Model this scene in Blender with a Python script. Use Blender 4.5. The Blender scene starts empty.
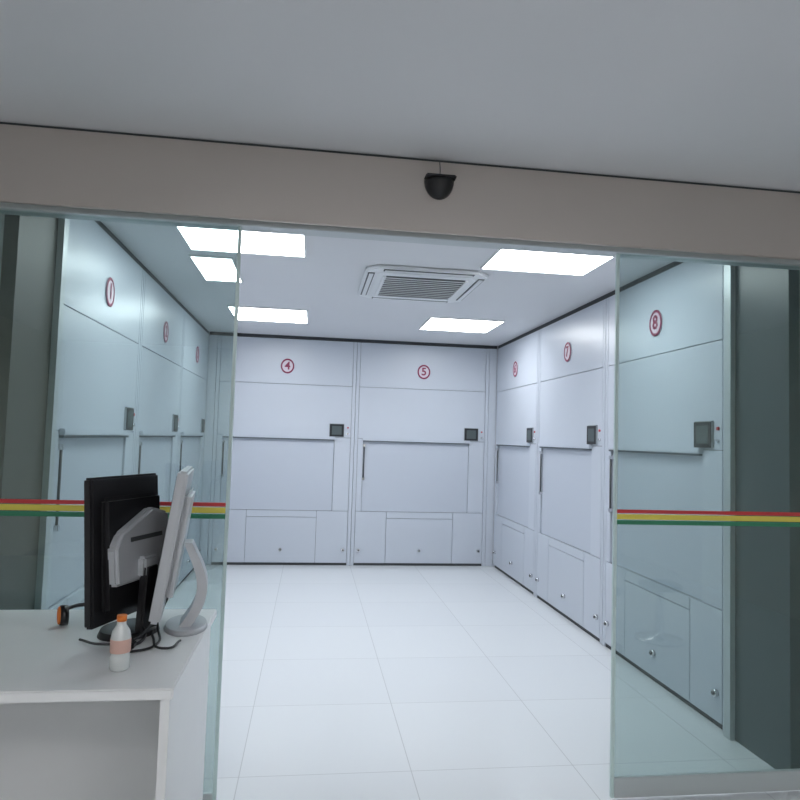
import bpy, math, bmesh
from mathutils import Matrix, Vector
S=bpy.context.scene
try:
    S.view_settings.view_transform='Standard'; S.view_settings.look='None'
except Exception as e: print(e)

# ---------------------------------------------------------------- materials
def mat(name,col,rough=.5,metal=0,spec=.5,noise=0,nscale=8,bump=0,emis=None,estr=0):
    m=bpy.data.materials.new(name); m.use_nodes=True; nt=m.node_tree; b=nt.nodes['Principled BSDF']
    b.inputs['Base Color'].default_value=(*col,1); b.inputs['Roughness'].default_value=rough
    b.inputs['Metallic'].default_value=metal; b.inputs['Specular IOR Level'].default_value=spec
    if emis: b.inputs['Emission Color'].default_value=(*emis,1); b.inputs['Emission Strength'].default_value=estr
    if noise or bump:
        tc=nt.nodes.new('ShaderNodeTexCoord'); n=nt.nodes.new('ShaderNodeTexNoise'); n.inputs['Scale'].default_value=nscale; n.inputs['Detail'].default_value=4
        nt.links.new(tc.outputs['Object'],n.inputs['Vector'])
        if noise:
            r=nt.nodes.new('ShaderNodeMapRange'); r.inputs['To Min'].default_value=1-noise; r.inputs['To Max'].default_value=1+noise
            mx=nt.nodes.new('ShaderNodeVectorMath'); mx.operation='SCALE'; mx.inputs[0].default_value=col
            nt.links.new(n.outputs['Fac'],r.inputs['Value']); nt.links.new(r.outputs['Result'],mx.inputs['Scale']); nt.links.new(mx.outputs[0],b.inputs['Base Color'])
        if bump:
            bp=nt.nodes.new('ShaderNodeBump'); bp.inputs['Strength'].default_value=bump; bp.inputs['Distance'].default_value=.002
            nt.links.new(n.outputs['Fac'],bp.inputs['Height']); nt.links.new(bp.outputs['Normal'],b.inputs['Normal'])
    return m
M_cab=mat('cabinet_powder_coat',(.52,.56,.625),.32,noise=.05,nscale=1.2)
M_cab2=mat('cabinet_shutter',(.49,.53,.60),.36)
M_gap=mat('dark_gap',(.05,.055,.06),.8)
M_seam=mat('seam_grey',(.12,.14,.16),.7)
M_ceil=mat('ceiling_paint',(.68,.69,.715),.8,noise=.02,nscale=2)
M_wall=mat('wall_paint',(.62,.62,.6),.8,noise=.03)
M_dark=mat('dark_olive_wall',(.055,.055,.042),.5,noise=.1,nscale=2)
M_teal=mat('dark_teal_wall',(.030,.055,.060),.35,noise=.1,nscale=2)
M_white=mat('white_plastic',(.78,.79,.8),.4)
M_black=mat('black_plastic',(.012,.012,.014),.35)
M_dgrey=mat('dark_grey',(.06,.065,.07),.5)
M_silver=mat('silver_plastic',(.46,.48,.51),.35,metal=.2)
M_chrome=mat('chrome',(.7,.7,.72),.2,metal=1)
M_alu=mat('aluminium_rail',(.50,.54,.55),.35,metal=.3)
M_edge=mat('polished_glass_edge',(.55,.68,.67),.25)
M_red=mat('stripe_red',(.55,.04,.045),.4); M_yel=mat('stripe_yellow',(.70,.60,.09),.4); M_grn=mat('stripe_green',(.03,.21,.11),.4)
M_num=mat('number_maroon',(.25,.02,.075),.5); M_plate=mat('number_plate',(.64,.56,.63),.4)
M_lcd=mat('lcd_screen',(.085,.105,.11),.5,spec=.2); M_btn=mat('red_button',(.5,.04,.05),.4)
M_bezel=mat('screen_bezel_black',(.02,.022,.025),.5,spec=.3); M_bframe=mat('screen_frame_light',(.30,.33,.36),.5)
M_desk=mat('desk_laminate',(.76,.78,.79),.35,noise=.02)
M_orange=mat('orange_plastic',(.75,.2,.03),.4)
M_led=mat('led_diffuser',(1,1,1),.5,emis=(.95,.975,1),estr=14)
M_fill=mat('lobby_fill_diffuser',(1,1,1),.5,emis=(1,.97,.965),estr=16)  # emitter for the added lobby fill panels

# brushed steel
M_steel=mat('brushed_steel',(.54,.49,.455),.40,metal=.5)
nt=M_steel.node_tree; b=nt.nodes['Principled BSDF']
tc=nt.nodes.new('ShaderNodeTexCoord'); mp=nt.nodes.new('ShaderNodeMapping'); mp.inputs['Scale'].default_value=(.6,.6,60)
n=nt.nodes.new('ShaderNodeTexNoise'); n.inputs['Scale'].default_value=4; n.inputs['Detail'].default_value=3
r=nt.nodes.new('ShaderNodeMapRange'); r.inputs['To Min'].default_value=.34; r.inputs['To Max'].default_value=.48
nt.links.new(tc.outputs['Object'],mp.inputs['Vector']); nt.links.new(mp.outputs[0],n.inputs['Vector']); nt.links.new(n.outputs['Fac'],r.inputs['Value']); nt.links.new(r.outputs['Result'],b.inputs['Roughness'])

# floor tiles
M_floor=mat('polished_floor_tile',(.62,.65,.67),.10)
nt=M_floor.node_tree; b=nt.nodes['Principled BSDF']
tc=nt.nodes.new('ShaderNodeTexCoord'); br=nt.nodes.new('ShaderNodeTexBrick')
br.offset=0; br.inputs['Scale'].default_value=1; br.inputs['Brick Width'].default_value=.8; br.inputs['Row Height'].default_value=.8; br.inputs['Mortar Size'].default_value=.0022
br.inputs['Color1'].default_value=(.70,.73,.75,1); br.inputs['Color2'].default_value=(.68,.71,.735,1); br.inputs['Mortar'].default_value=(.50,.52,.54,1)
nt.links.new(tc.outputs['Object'],br.inputs['Vector']); nt.links.new(br.outputs['Color'],b.inputs['Base Color'])

def glassmat(name,tint):
    m=bpy.data.materials.new(name); m.use_nodes=True; nt=m.node_tree
    for x in list(nt.nodes):
        if x.type!='OUTPUT_MATERIAL': nt.nodes.remove(x)
    o=nt.nodes['Material Output']; t=nt.nodes.new('ShaderNodeBsdfTransparent'); t.inputs[0].default_value=(*tint,1)
    g=nt.nodes.new('ShaderNodeBsdfGlossy'); g.inputs['Roughness'].default_value=.01; g.inputs[0].default_value=(.9,1,.98,1)
    lw=nt.nodes.new('ShaderNodeLayerWeight'); lw.inputs['Blend'].default_value=.5
    p=nt.nodes.new('ShaderNodeMath'); p.operation='POWER'; p.inputs[1].default_value=4.5
    a=nt.nodes.new('ShaderNodeMath'); a.operation='MULTIPLY_ADD'; a.inputs[1].default_value=.85; a.inputs[2].default_value=.07
    nt.links.new(lw.outputs['Facing'],p.inputs[0]); nt.links.new(p.outputs[0],a.inputs[0])
    mx=nt.nodes.new('ShaderNodeMixShader'); nt.links.new(a.outputs[0],mx.inputs[0]); nt.links.new(t.outputs[0],mx.inputs[1]); nt.links.new(g.outputs[0],mx.inputs[2]); nt.links.new(mx.outputs[0],o.inputs[0])
    return m
M_glass=glassmat('tinted_door_glass',(.745,.81,.80))
M_bottle=mat('translucent_pet',(.62,.66,.66),.15)

# ---------------------------------------------------------------- helpers
def link(o,parent=None):
    bpy.context.collection.objects.link(o)
    if parent is not None: o.parent=parent
    return o
def empty(name,loc=(0,0,0),rot=(0,0,0)):
    e=bpy.data.objects.new(name,None); e.empty_display_size=.1; link(e); e.location=loc; e.rotation_euler=rot; return e
def box(name,lo,hi,m,parent=None,bev=0,rot=None):
    c=[(a+b_)/2 for a,b_ in zip(lo,hi)]; s=[abs(b_-a) for a,b_ in zip(lo,hi)]
    bm=bmesh.new(); bmesh.ops.create_cube(bm,size=1); bmesh.ops.scale(bm,vec=s,verts=bm.verts)
    if bev: bmesh.ops.bevel(bm,geom=bm.edges[:]+bm.verts[:],offset=bev,segments=2,affect='EDGES')
    me=bpy.data.meshes.new(name); bm.to_mesh(me); bm.free(); me.materials.append(m)
    o=bpy.data.objects.new(name,me); o.location=c
    if rot: o.rotation_euler=rot
    return link(o,parent)
def cyl(name,loc,r,h,m,parent=None,axis='Z',seg=32,r2=None,smooth=True,sc=(1,1,1)):
    bm=bmesh.new(); bmesh.ops.create_cone(bm,cap_ends=True,segments=seg,radius1=r,radius2=r if r2 is None else r2,depth=h)
    if axis=='Y': bmesh.ops.rotate(bm,cent=(0,0,0),matrix=Matrix.Rotation(math.pi/2,3,'X'),verts=bm.verts)
    if axis=='X': bmesh.ops.rotate(bm,cent=(0,0,0),matrix=Matrix.Rotation(math.pi/2,3,'Y'),verts=bm.verts)
    bmesh.ops.scale(bm,vec=sc,verts=bm.verts)
    me=bpy.data.meshes.new(name); bm.to_mesh(me); bm.free(); me.materials.append(m)
    if smooth:
        for p in me.polygons: p.use_smooth=len(p.vertices)==4
    o=bpy.data.objects.new(name,me); o.location=loc; return link(o,parent)
def torus(name,loc,R,r,m,parent=None,rot=(0,0,0),sc=(1,1,1),arc=2*math.pi,n=40,k=10):
    bm=bmesh.new(); rings=[]; closed=arc>6.28
    cnt=n if closed else n+1
    for i in range(cnt):
        a=arc*i/n; ring=[]
        for j in range(k):
            b_=2*math.pi*j/k; ring.append(bm.verts.new(((R+r*math.cos(b_))*math.cos(a)*sc[0],(R+r*math.cos(b_))*math.sin(a)*sc[1],r*math.sin(b_)*sc[2])))
        rings.append(ring)
    for i in range(n):
        A=rings[i];B=rings[(i+1)%cnt]
        for j in range(k): bm.faces.new((A[j],B[j],B[(j+1)%k],A[(j+1)%k]))
    me=bpy.data.meshes.new(name); bm.to_mesh(me); bm.free(); me.materials.append(m)
    for p in me.polygons: p.use_smooth=True
    o=bpy.data.objects.new(name,me); o.location=loc; o.rotation_euler=rot; return link(o,parent)
def lathe(name,prof,loc,m,parent=None,n=32):
    bm=bmesh.new(); rings=[[bm.verts.new((r_*math.cos(2*math.pi*i/n),r_*math.sin(2*math.pi*i/n),z)) for i in range(n)] for r_,z in prof]
    for A,B in zip(rings,rings[1:]):
        for i in range(n): bm.faces.new((A[i],A[(i+1)%n],B[(i+1)%n],B[i]))
    bm.faces.new(rings[0][::-1]); bm.faces.new(rings[-1])
    me=bpy.data.meshes.new(name); bm.to_mesh(me); bm.free(); me.materials.append(m)
    for p in me.polygons: p.use_smooth=len(p.vertices)==4
    o=bpy.data.objects.new(name,me); o.location=loc; return link(o,parent)
def tube(name,pts,r,m,parent=None):
    cu=bpy.data.curves.new(name,'CURVE'); cu.dimensions='3D'; cu.bevel_depth=r; cu.bevel_resolution=3
    sp=cu.splines.new('BEZIER'); sp.bezier_points.add(len(pts)-1)
    for p,q in zip(sp.bezier_points,pts): p.co=q; p.handle_left_type=p.handle_right_type='AUTO'
    cu.materials.append(m); o=bpy.data.objects.new(name,cu); return link(o,parent)
def prism(name,poly,y0,y1,m,parent=None,bev=0):
    bm=bmesh.new(); A=[bm.verts.new((a,y0,z)) for a,z in poly]; B=[bm.verts.new((a,y1,z)) for a,z in poly]
    bm.faces.new(A); bm.faces.new(B[::-1])
    for i in range(len(poly)): j=(i+1)%len(poly); bm.faces.new((A[j],A[i],B[i],B[j]))
    bmesh.ops.recalc_face_normals(bm,faces=bm.faces)
    if bev: bmesh.ops.bevel(bm,geom=bm.edges[:],offset=bev,segments=3,affect='EDGES')
    me=bpy.data.meshes.new(name); bm.to_mesh(me); bm.free(); me.materials.append(m)
    o=bpy.data.objects.new(name,me); return link(o,parent)

XH=1.80; H=2.8; YF=-5.377; ZH=2.472; W=1.577; CD=.40
# ---------------------------------------------------------------- room shell
box('floor',(-4,-12.2,-.1),(4,.6,0),M_floor)
box('ceiling',(-4,-12.2,H),(4,.6,H+.1),M_ceil)
box('wall_back',(-2.4,CD+.02,0),(2.4,CD+.12,H),M_wall)
box('wall_left',(-XH-CD-.12,YF+.16,0),(-XH-CD-.02,CD+.02,H),M_wall)
box('wall_right',(XH+CD+.02,YF+.16,0),(XH+CD+.12,CD+.02,H),M_wall)
YE=-3*W-.01
box('wall_left_return',(-XH-CD-.02,YF+.16,0),(-XH-.0,YE-.002,H),M_dark)
box('wall_right_return',(XH+.0,YF+.16,0),(XH+CD+.02,YE-.002,H),M_teal)
box('wall_front_left',(-4,YF,0),(-XH-.06,YF+.16,H),M_wall)
box('wall_front_right',(XH+.06,YF,0),(4,YF+.16,H),M_wall)
box('wall_lobby_left',(-4.1,-12.2,0),(-4,YF+.16,H),M_wall)
box('wall_lobby_right',(4,-12.2,0),(4.1,YF+.16,H),M_wall)
box('wall_lobby_back',(-4,-12.3,0),(4,-12.2,H),M_wall)
box('shadow_strip_1',(-XH,.012,H-.035),(XH,CD,H),M_gap)  # first of three dark-coloured strips painting the shadow gap above the cabinets
box('shadow_strip_2',(XH+.012,YE,H-.035),(XH+CD,0,H),M_gap)
box('shadow_strip_3',(-XH-CD,YE,H-.035),(-XH-.012,0,H),M_gap)
box('trim_4',(-XH,.004,0),(-1.702,CD,H-.04),M_cab)
box('trim_5',(1.702,.004,0),(XH,CD,H-.04),M_cab)
box('trim_6',(-XH,YE-.06,0),(-XH+.03,YE-.004,H),M_alu)
box('trim_7',(XH-.03,YE-.06,0),(XH,YE-.004,H),M_alu)

# ---------------------------------------------------------------- cabinets
def cabinet(num,loc,rz,w):
    e=empty('automated_storage_cabinet',loc,(0,0,rz)); h=w/2; T=H-.04; g=.0045
    box('carcass',(-h+.002,.02,0),(h-.002,CD,T-.002),M_seam,e)
    def plate(n,x0,x1,z0,z1,y0=0,y1=.022,m=M_cab,bev=.002): return box(n,(x0+g/2,y0,z0+g/2),(x1-g/2,y1,z1-g/2),m,e,bev)
    plate('post_left',-h,-h+.045,0,T); plate('post_right',h-.045,h,0,T)
    L,R=-h+.045,h-.045
    plate('top_panel',L,R,2.20,T); plate('upper_panel',L,R,1.56,2.20)
    fl,fr=L+.07,R-.20
    plate('opening_side_left',L,fl,.66,1.56); plate('opening_side_right',fr,R,.66,1.56)
    plate('shutter',fl,fr,.66,1.56,.014,.03,M_cab2,.001)
    box('ledge',(fl-.01,-.028,1.535),(fr+.01,.01,1.57),M_cab,e,.004)
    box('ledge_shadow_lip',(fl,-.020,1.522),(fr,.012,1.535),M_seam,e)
    for sx in (fl+.012,):
        cyl('lift_rail',(sx,-.008,1.27),.007,.42,M_dgrey,e)
        box('rail_clip_top',(sx-.014,-.02,1.46),(sx+.014,.012,1.49),M_chrome,e,.003)
        box('rail_clip_low',(sx-.014,-.02,1.05),(sx+.014,.012,1.08),M_chrome,e,.003)
    plate('lower_left',L,-.42,.03,.66); plate('lower_right',.42,R,.03,.66)
    plate('lower_head',-.42,.42,.58,.66); plate('service_door',-.42,.42,.03,.58)
    box('plinth',(-h+.01,.012,0),(h-.01,.03,.03),M_gap,e)
    for sx in (L+.05,0.0,R-.05):
        cyl('foot_lock',(sx,-.012,.19),.020,.024,M_chrome,e,'Y',20); cyl('foot_lock_core',(sx,-.026,.19),.010,.008,M_dgrey,e,'Y',16)
    sc=h-.21
    box('screen_bezel',(sc-.102,-.014,1.568),(sc+.082,.004,1.732),M_bframe,e,.004)
    box('screen_frame',(sc-.096,-.0165,1.574),(sc+.076,-.0135,1.726),M_bezel,e)
    box('screen_face',(sc-.070,-.0180,1.596),(sc+.050,-.0160,1.704),M_lcd,e)
    cyl('button_red',(h-.083,-.004,1.685),.010,.012,M_btn,e,'Y',20)
    cyl('key_switch',(h-.083,-.006,1.61),.012,.016,M_chrome,e,'Y',20)
    cyl('number_disc',(0,-.004,2.42),.080,.008,M_plate,e,'Y',40,sc=(1,1,1.12))
    torus('number_ring',(0,-.008,2.42),.073,.009,M_num,e,(math.pi/2,0,0),(1,1.12,.35))
    cu=bpy.data.curves.new('numeral','FONT'); cu.body=str(num); cu.size=.135; cu.align_x='CENTER'; cu.align_y='CENTER'; cu.extrude=.001; cu.offset=.003
    cu.materials.append(M_num); t=bpy.data.objects.new('numeral',cu); link(t,e); t.location=(0,-.0105,2.42); t.rotation_euler=(math.pi/2,0,0)
    return e
WB=1.70
cabinet(4,(-WB/2,0,0),0,WB); cabinet(5,(WB/2,0,0),0,WB)
for k,nm in enumerate((6,7,8)): cabinet(nm,(XH,-W*(k+.5)-.004,0),-math.pi/2,W-.004)
for k,nm in enumerate((3,2,1)): cabinet(nm,(-XH,-W*(k+.5)-.004,0),math.pi/2,W-.004)

# ---------------------------------------------------------------- ceiling lights
def led(x0,x1,y0,y1,m=M_led):
    e=empty('ceiling_led_panel',((x0+x1)/2,(y0+y1)/2,H)); a,b_=(x1-x0)/2,(y1-y0)/2; t=.012
    box('diffuser',(-a+t,-b_+t,-.009),(a-t,b_-t,-.001),m,e)
    box('frame_1',(-a,-b_,-.012),(a,-b_+t,0),M_white,e); box('frame_2',(-a,b_-t,-.012),(a,b_,0),M_white,e)
    box('frame_3',(-a,-b_+t,-.012),(-a+t,b_-t,0),M_white,e); box('frame_4',(a-t,-b_+t,-.012),(a,b_-t,0),M_white,e)
led(.61,1.38,-4.42,-3.68); led(-1.38,-.61,-4.42,-3.68)
led(.61,1.38,-1.74,-1.0); led(-1.38,-.61,-1.74,-1.0)
led(-1.42,-1.12,-3.52,-2.80)  # added narrow emitter standing in for a likely reflection in the door glass
for x in (-.9,1.1):
    for y in (-9.6,-11.3): led(x-.4,x+.4,y-.4,y+.4,M_fill)  # unseen fill panels added behind the camera to brighten the lobby

# ---------------------------------------------------------------- cassette air conditioner
ac=empty('ceiling_cassette_air_conditioner',(.27,-3.08,H))
def octo(name,a,b_,c,z0,z1,m,bev=.01):
    bm=bmesh.new(); P=[(-a+c,-b_),(a-c,-b_),(a,-b_+c),(a,b_-c),(a-c,b_),(-a+c,b_),(-a,b_-c),(-a,-b_+c)]
    A=[bm.verts.new((x,y,z0)) for x,y in P]; B=[bm.verts.new((x,y,z1)) for x,y in P]
    bm.faces.new(A[::-1]); bm.faces.new(B)
    for i in range(8): j=(i+1)%8; bm.faces.new((A[i],A[j],B[j],B[i]))
    bmesh.ops.bevel(bm,geom=bm.edges[:],offset=bev,segments=2,affect='EDGES')
    me=bpy.data.meshes.new(name); bm.to_mesh(me); bm.free(); me.materials.append(m)
    o=bpy.data.objects.new(name,me); return link(o,ac)
M_ac=mat('ac_white',(.76,.78,.80),.45); M_acs=mat('ac_slot',(.10,.11,.12),.6)
octo('fascia',.455,.52,.09,-.028,0,M_ac)
octo('inner_fascia',.37,.43,.05,-.036,-.024,M_ac,.004)
for nm,x0,x1,y0,y1 in (('outlet_1',-.33,.33,-.495,-.445),('outlet_2',-.33,.33,.445,.495),('outlet_3',-.435,-.385,-.38,.38),('outlet_4',.385,.435,-.38,.38)):
    box(nm,(x0,y0,-.032),(x1,y1,-.02),M_acs,ac)
    box(nm+'_vane',(x0+.01,y0+.014,-.037),(x1-.01,y1-.014,-.033),M_ac,ac)
box('intake_back',(-.31,-.34,-.040),(.31,.34,-.034),M_acs,ac)
for i in range(11):
    y=-.31+.062*i; box('intake_slat_%d'%i,(-.31,y-.017,-.048),(.31,y+.017,-.042),M_ac,ac,0,(math.radians(10),0,0))
for s in (-.31,.31): box('intake_rim',(s-.012,-.35,-.05),(s+.012,.35,-.034),M_ac,ac)

# ---------------------------------------------------------------- door header
hd=empty('automatic_door_header',(0,YF,0))
box('fascia',(-XH-.06,-.02,ZH),(XH+.06,.0,H-.012),M_steel,hd,.003)
box('operator_body',(-XH-.06,.0,ZH+.015),(XH+.06,.15,H-.001),M_steel,hd)
box('top_shadow_gap',(-XH-.06,-.012,H-.012),(XH+.06,.0,H-.001),M_gap,hd)
box('guide_rail',(-XH-.05,.03,ZH-.012),(XH+.05,.12,ZH+.016),M_alu,hd,.003)
sn=empty('door_motion_sensor',(-.018,YF-.02,2.70))
bm=bmesh.new(); bmesh.ops.create_uvsphere(bm,u_segments=32,v_segments=16,radius=.066)
bmesh.ops.bisect_plane(bm,geom=bm.verts[:]+bm.edges[:]+bm.faces[:],plane_co=(0,0,0),plane_no=(0,0,1),clear_outer=True)
bmesh.ops.bisect_plane(bm,geom=bm.verts[:]+bm.edges[:]+bm.faces[:],plane_co=(0,0,0),plane_no=(0,1,0),clear_outer=True)
bmesh.ops.scale(bm,vec=(1,1,1.25),verts=bm.verts)
bmesh.ops.holes_fill(bm,edges=bm.edges)
me=bpy.data.meshes.new('dome'); bm.to_mesh(me); bm.free(); me.materials.append(M_black)
for p in me.polygons: p.use_smooth=len(p.vertices)<=4
link(bpy.data.objects.new('dome',me),sn)
box('cap',(-.067,-.06,-.002),(.067,0,.012),M_black,sn,.005)
tube('cord',[(0,-.004,.012),(.003,-.006,.045),(0,-.004,.088)],.002,M_dgrey,sn)

# ---------------------------------------------------------------- glass doors
def door(x0,x1,edge):
    e=empty('sliding_glass_door',(0,YF+.06,0))
    box('pane',(x0,-.006,.012),(x1,.006,ZH-.012),M_glass,e)
    s=1 if edge==x1 else -1
    box('edge_strip',(min(edge,edge+s*.014),-.009,.012),(max(edge,edge+s*.014),.009,ZH-.012),M_edge,e,.002)
    box('bottom_clamp',(x0,-.012,.012),(x1,.012,.10),M_alu,e,.003)
    for nm,z,hh,m in (('stripe_red',1.272,.008,M_red),('stripe_yellow',1.248,.012,M_yel),('stripe_green',1.223,.010,M_grn)):
        box(nm,(x0,-.0085,z-hh),(x1,-.0065,z+hh),m,e)
door(-XH-.05,-.874,-.874); door(.858,XH+.05,.858)

# ---------------------------------------------------------------- desk
dz=.88
dk=empty('office_desk',(0,0,0))
box('top',(-2.7,-6.30,dz-.03),(-.872,-5.47,dz),M_desk,dk,.004)
for n_,x0,x1 in (('side_panel_1',-.91,-.885),('side_panel_2',-2.68,-2.655)): box(n_,(x0,-6.27,0),(x1,-5.53,dz-.03),M_desk,dk)
box('modesty_panel',(-2.655,-5.56,.15),(-.91,-5.54,dz-.03),M_desk,dk)
box('drawer_unit',(-2.6,-6.25,.0),(-2.2,-5.6,dz-.03),M_desk,dk)
for i in range(3): box('drawer_front_%d'%i,(-2.59,-6.262,.05+.26*i),(-2.21,-6.25,.29+.26*i),M_white,dk,.003)

def monitor(loc,rz,wd,h0,h1,body,shell,tilt,style):
    e=empty('computer_monitor',loc,(0,0,rz)); mid=(h0+h1)/2
    p=bpy.data.objects.new('panel_pivot',None); link(p,e); p.location=(0,0,mid); p.rotation_euler=(tilt,0,0); hh=(h1-h0)/2
    box('housing',(-wd/2,-.0,-hh),(wd/2,.035,hh),body,p,.008)
    box('screen',(-wd/2+.018,.034,-hh+.022),(wd/2-.018,.0365,hh-.018),M_black,p)
    if style==0:
        box('rear_shell',(-wd*.42,-.03,-hh*.85),(wd*.42,.0,hh*.72),body,p,.014)
        prism('rear_cover',[(-.15,-.115),(.10,-.115),(.145,-.04),(.15,.10),(.05,.125),(-.12,.055),(-.155,.01)],-.065,-.025,shell,p,.010)
        box('cover_vent',(-.08,-.067,.02),(.10,-.064,.035),M_dgrey,p)
        prism('stand_neck',[(-.05,.0),(.05,.0),(.032,mid-.06),(-.032,mid-.06)],-.10,-.07,body,e,.006)
        box('neck_joint',(-.04,-.095,mid-.10),(.04,-.03,mid-.03),shell,e,.008)
        cyl('stand_base',(0,-.02,.010),.115,.02,body,e,sc=(1,.8,1),r2=.105)
    else:
        box('rear_shell',(-wd*.36,-.022,-hh*.75),(wd*.36,.0,hh*.7),shell,p,.012)
        bm=bmesh.new(); N=14; A=[]
        for i in range(N+1):
            t=i/N; z=.012+(mid-.02)*t; y=-.035-.075*math.sin(math.pi*t)*(.9-.35*t); th=.014+.006*(1-t); wdt=.06-.015*t
            A.append([bm.verts.new((sx*wdt,y+sy*th,z)) for sx,sy in ((-1,-1),(1,-1),(1,1),(-1,1))])
        for a,b2 in zip(A,A[1:]):
            for i in range(4): j=(i+1)%4; bm.faces.new((a[i],a[j],b2[j],b2[i]))
        bm.faces.new(A[0][::-1]); bm.faces.new(A[-1])
        me=bpy.data.meshes.new('stand_neck'); bm.to_mesh(me); bm.free(); me.materials.append(shell); link(bpy.data.objects.new('stand_neck',me),e)
        cyl('stand_base',(0,-.04,.008),.12,.016,shell,e,sc=(1,.62,1),r2=.112)
    return e
def rz_of(dx,dy): return math.atan2(dy,dx)
monitor((-1.143,-5.765,dz),rz_of(.35,.94),.375,.055,.535,M_black,M_silver,math.radians(-4),0)
monitor((-.985,-5.72,dz),rz_of(-.12,.985),.40,.06,.56,M_silver,M_silver,math.radians(8),1)

cb=empty('computer_cables',(0,0,dz))
tube('cable_1',[(-1.11,-5.72,.16),(-1.08,-5.80,.05),(-1.05,-5.9,.010),(-1.12,-5.98,.008)],.005,M_black,cb)
tube('cable_2',[(-1.09,-5.66,.18),(-1.05,-5.74,.08),(-1.02,-5.82,.03),(-1.0,-5.95,.008),(-1.1,-6.03,.008)],.004,M_black,cb)
tube('cable_3',[(-1.0,-5.74,.12),(-1.04,-5.84,.04),(-1.08,-5.90,.010),(-1.17,-5.93,.008),(-1.25,-5.88,.008)],.004,M_dgrey,cb)
tube('cable_4',[(-1.06,-5.62,.008),(-1.02,-5.88,.010),(-.96,-5.98,.008),(-.93,-5.9,.008)],.004,M_black,cb)
box('cable_plug',(-1.10,-5.97,.0),(-1.06,-5.93,.022),M_black,cb,.004)

bt=empty('water_bottle',(-1.055,-6.14,dz)); bt.scale=(.9,.9,.82)
lathe('bottle_body',[(.026,0),(.031,.006),(.031,.05),(.028,.055),(.031,.062),(.031,.11),(.027,.135),(.015,.155),(.0135,.17)],(0,0,0),M_bottle,bt)
lathe('label',[(.0316,.062),(.0318,.064),(.0318,.105),(.0316,.108)],(0,0,0),mat('bottle_label',(.62,.40,.34),.5),bt)
cyl('cap',(0,0,.178),.0155,.02,M_orange,bt)

hp=empty('headphones',(-1.31,-5.66,dz),(0,0,math.radians(25))); hp.scale=(.85,.85,.85)
for s in (-1,1):
    cyl('ear_cup',(s*.075,0,.042),.04,.03,M_black,hp,'X'); torus('ear_cup_ring',(s*.092,0,.042),.03,.006,M_orange,hp,(0,math.pi/2,0))
torus('headband',(0,0,.042),.078,.008,M_dgrey,hp,(math.radians(12),0,0),arc=math.pi)

# ---------------------------------------------------------------- lobby stools (mirrored faintly in the glass)
M_stool=mat('stool_seat',(.05,.055,.06),.5)
for x,y in ((1.75,-7.45),(2.35,-7.6),(2.05,-8.2)):
    s=empty('round_stool',(x,y,0))
    lathe('base_and_column',[(.19,.0),(.19,.012),(.05,.035),(.028,.06),(.028,.40),(.09,.412)],(0,0,0),M_chrome,s)
    lathe('seat',[(.13,.41),(.165,.415),(.17,.44),(.165,.455),(.12,.462)],(0,0,0),M_stool,s)

# ---------------------------------------------------------------- world, camera
w=bpy.data.worlds.new('world'); S.world=w; w.use_nodes=True; w.node_tree.nodes['Background'].inputs[0].default_value=(.5,.55,.6,1); w.node_tree.nodes['Background'].inputs[1].default_value=.2
C=Vector((-.5303,-8.1765,1.5704)); yaw,pitch,roll,f=.1322,.0587,.0306,658.3
F=Vector((math.sin(yaw)*math.cos(pitch),math.cos(yaw)*math.cos(pitch),math.sin(pitch)))
R=F.cross(Vector((0,0,1))).normalized(); U=R.cross(F); R2=math.cos(roll)*R+math.sin(roll)*U; U2=-math.sin(roll)*R+math.cos(roll)*U
cd=bpy.data.cameras.new('camera'); cd.sensor_width=36; cd.lens=36*f/800; cd.clip_start=.05
cam=bpy.data.objects.new('camera',cd); link(cam)
cam.matrix_world=Matrix(((R2.x,U2.x,-F.x,C.x),(R2.y,U2.y,-F.y,C.y),(R2.z,U2.z,-F.z,C.z),(0,0,0,1)))
S.camera=cam
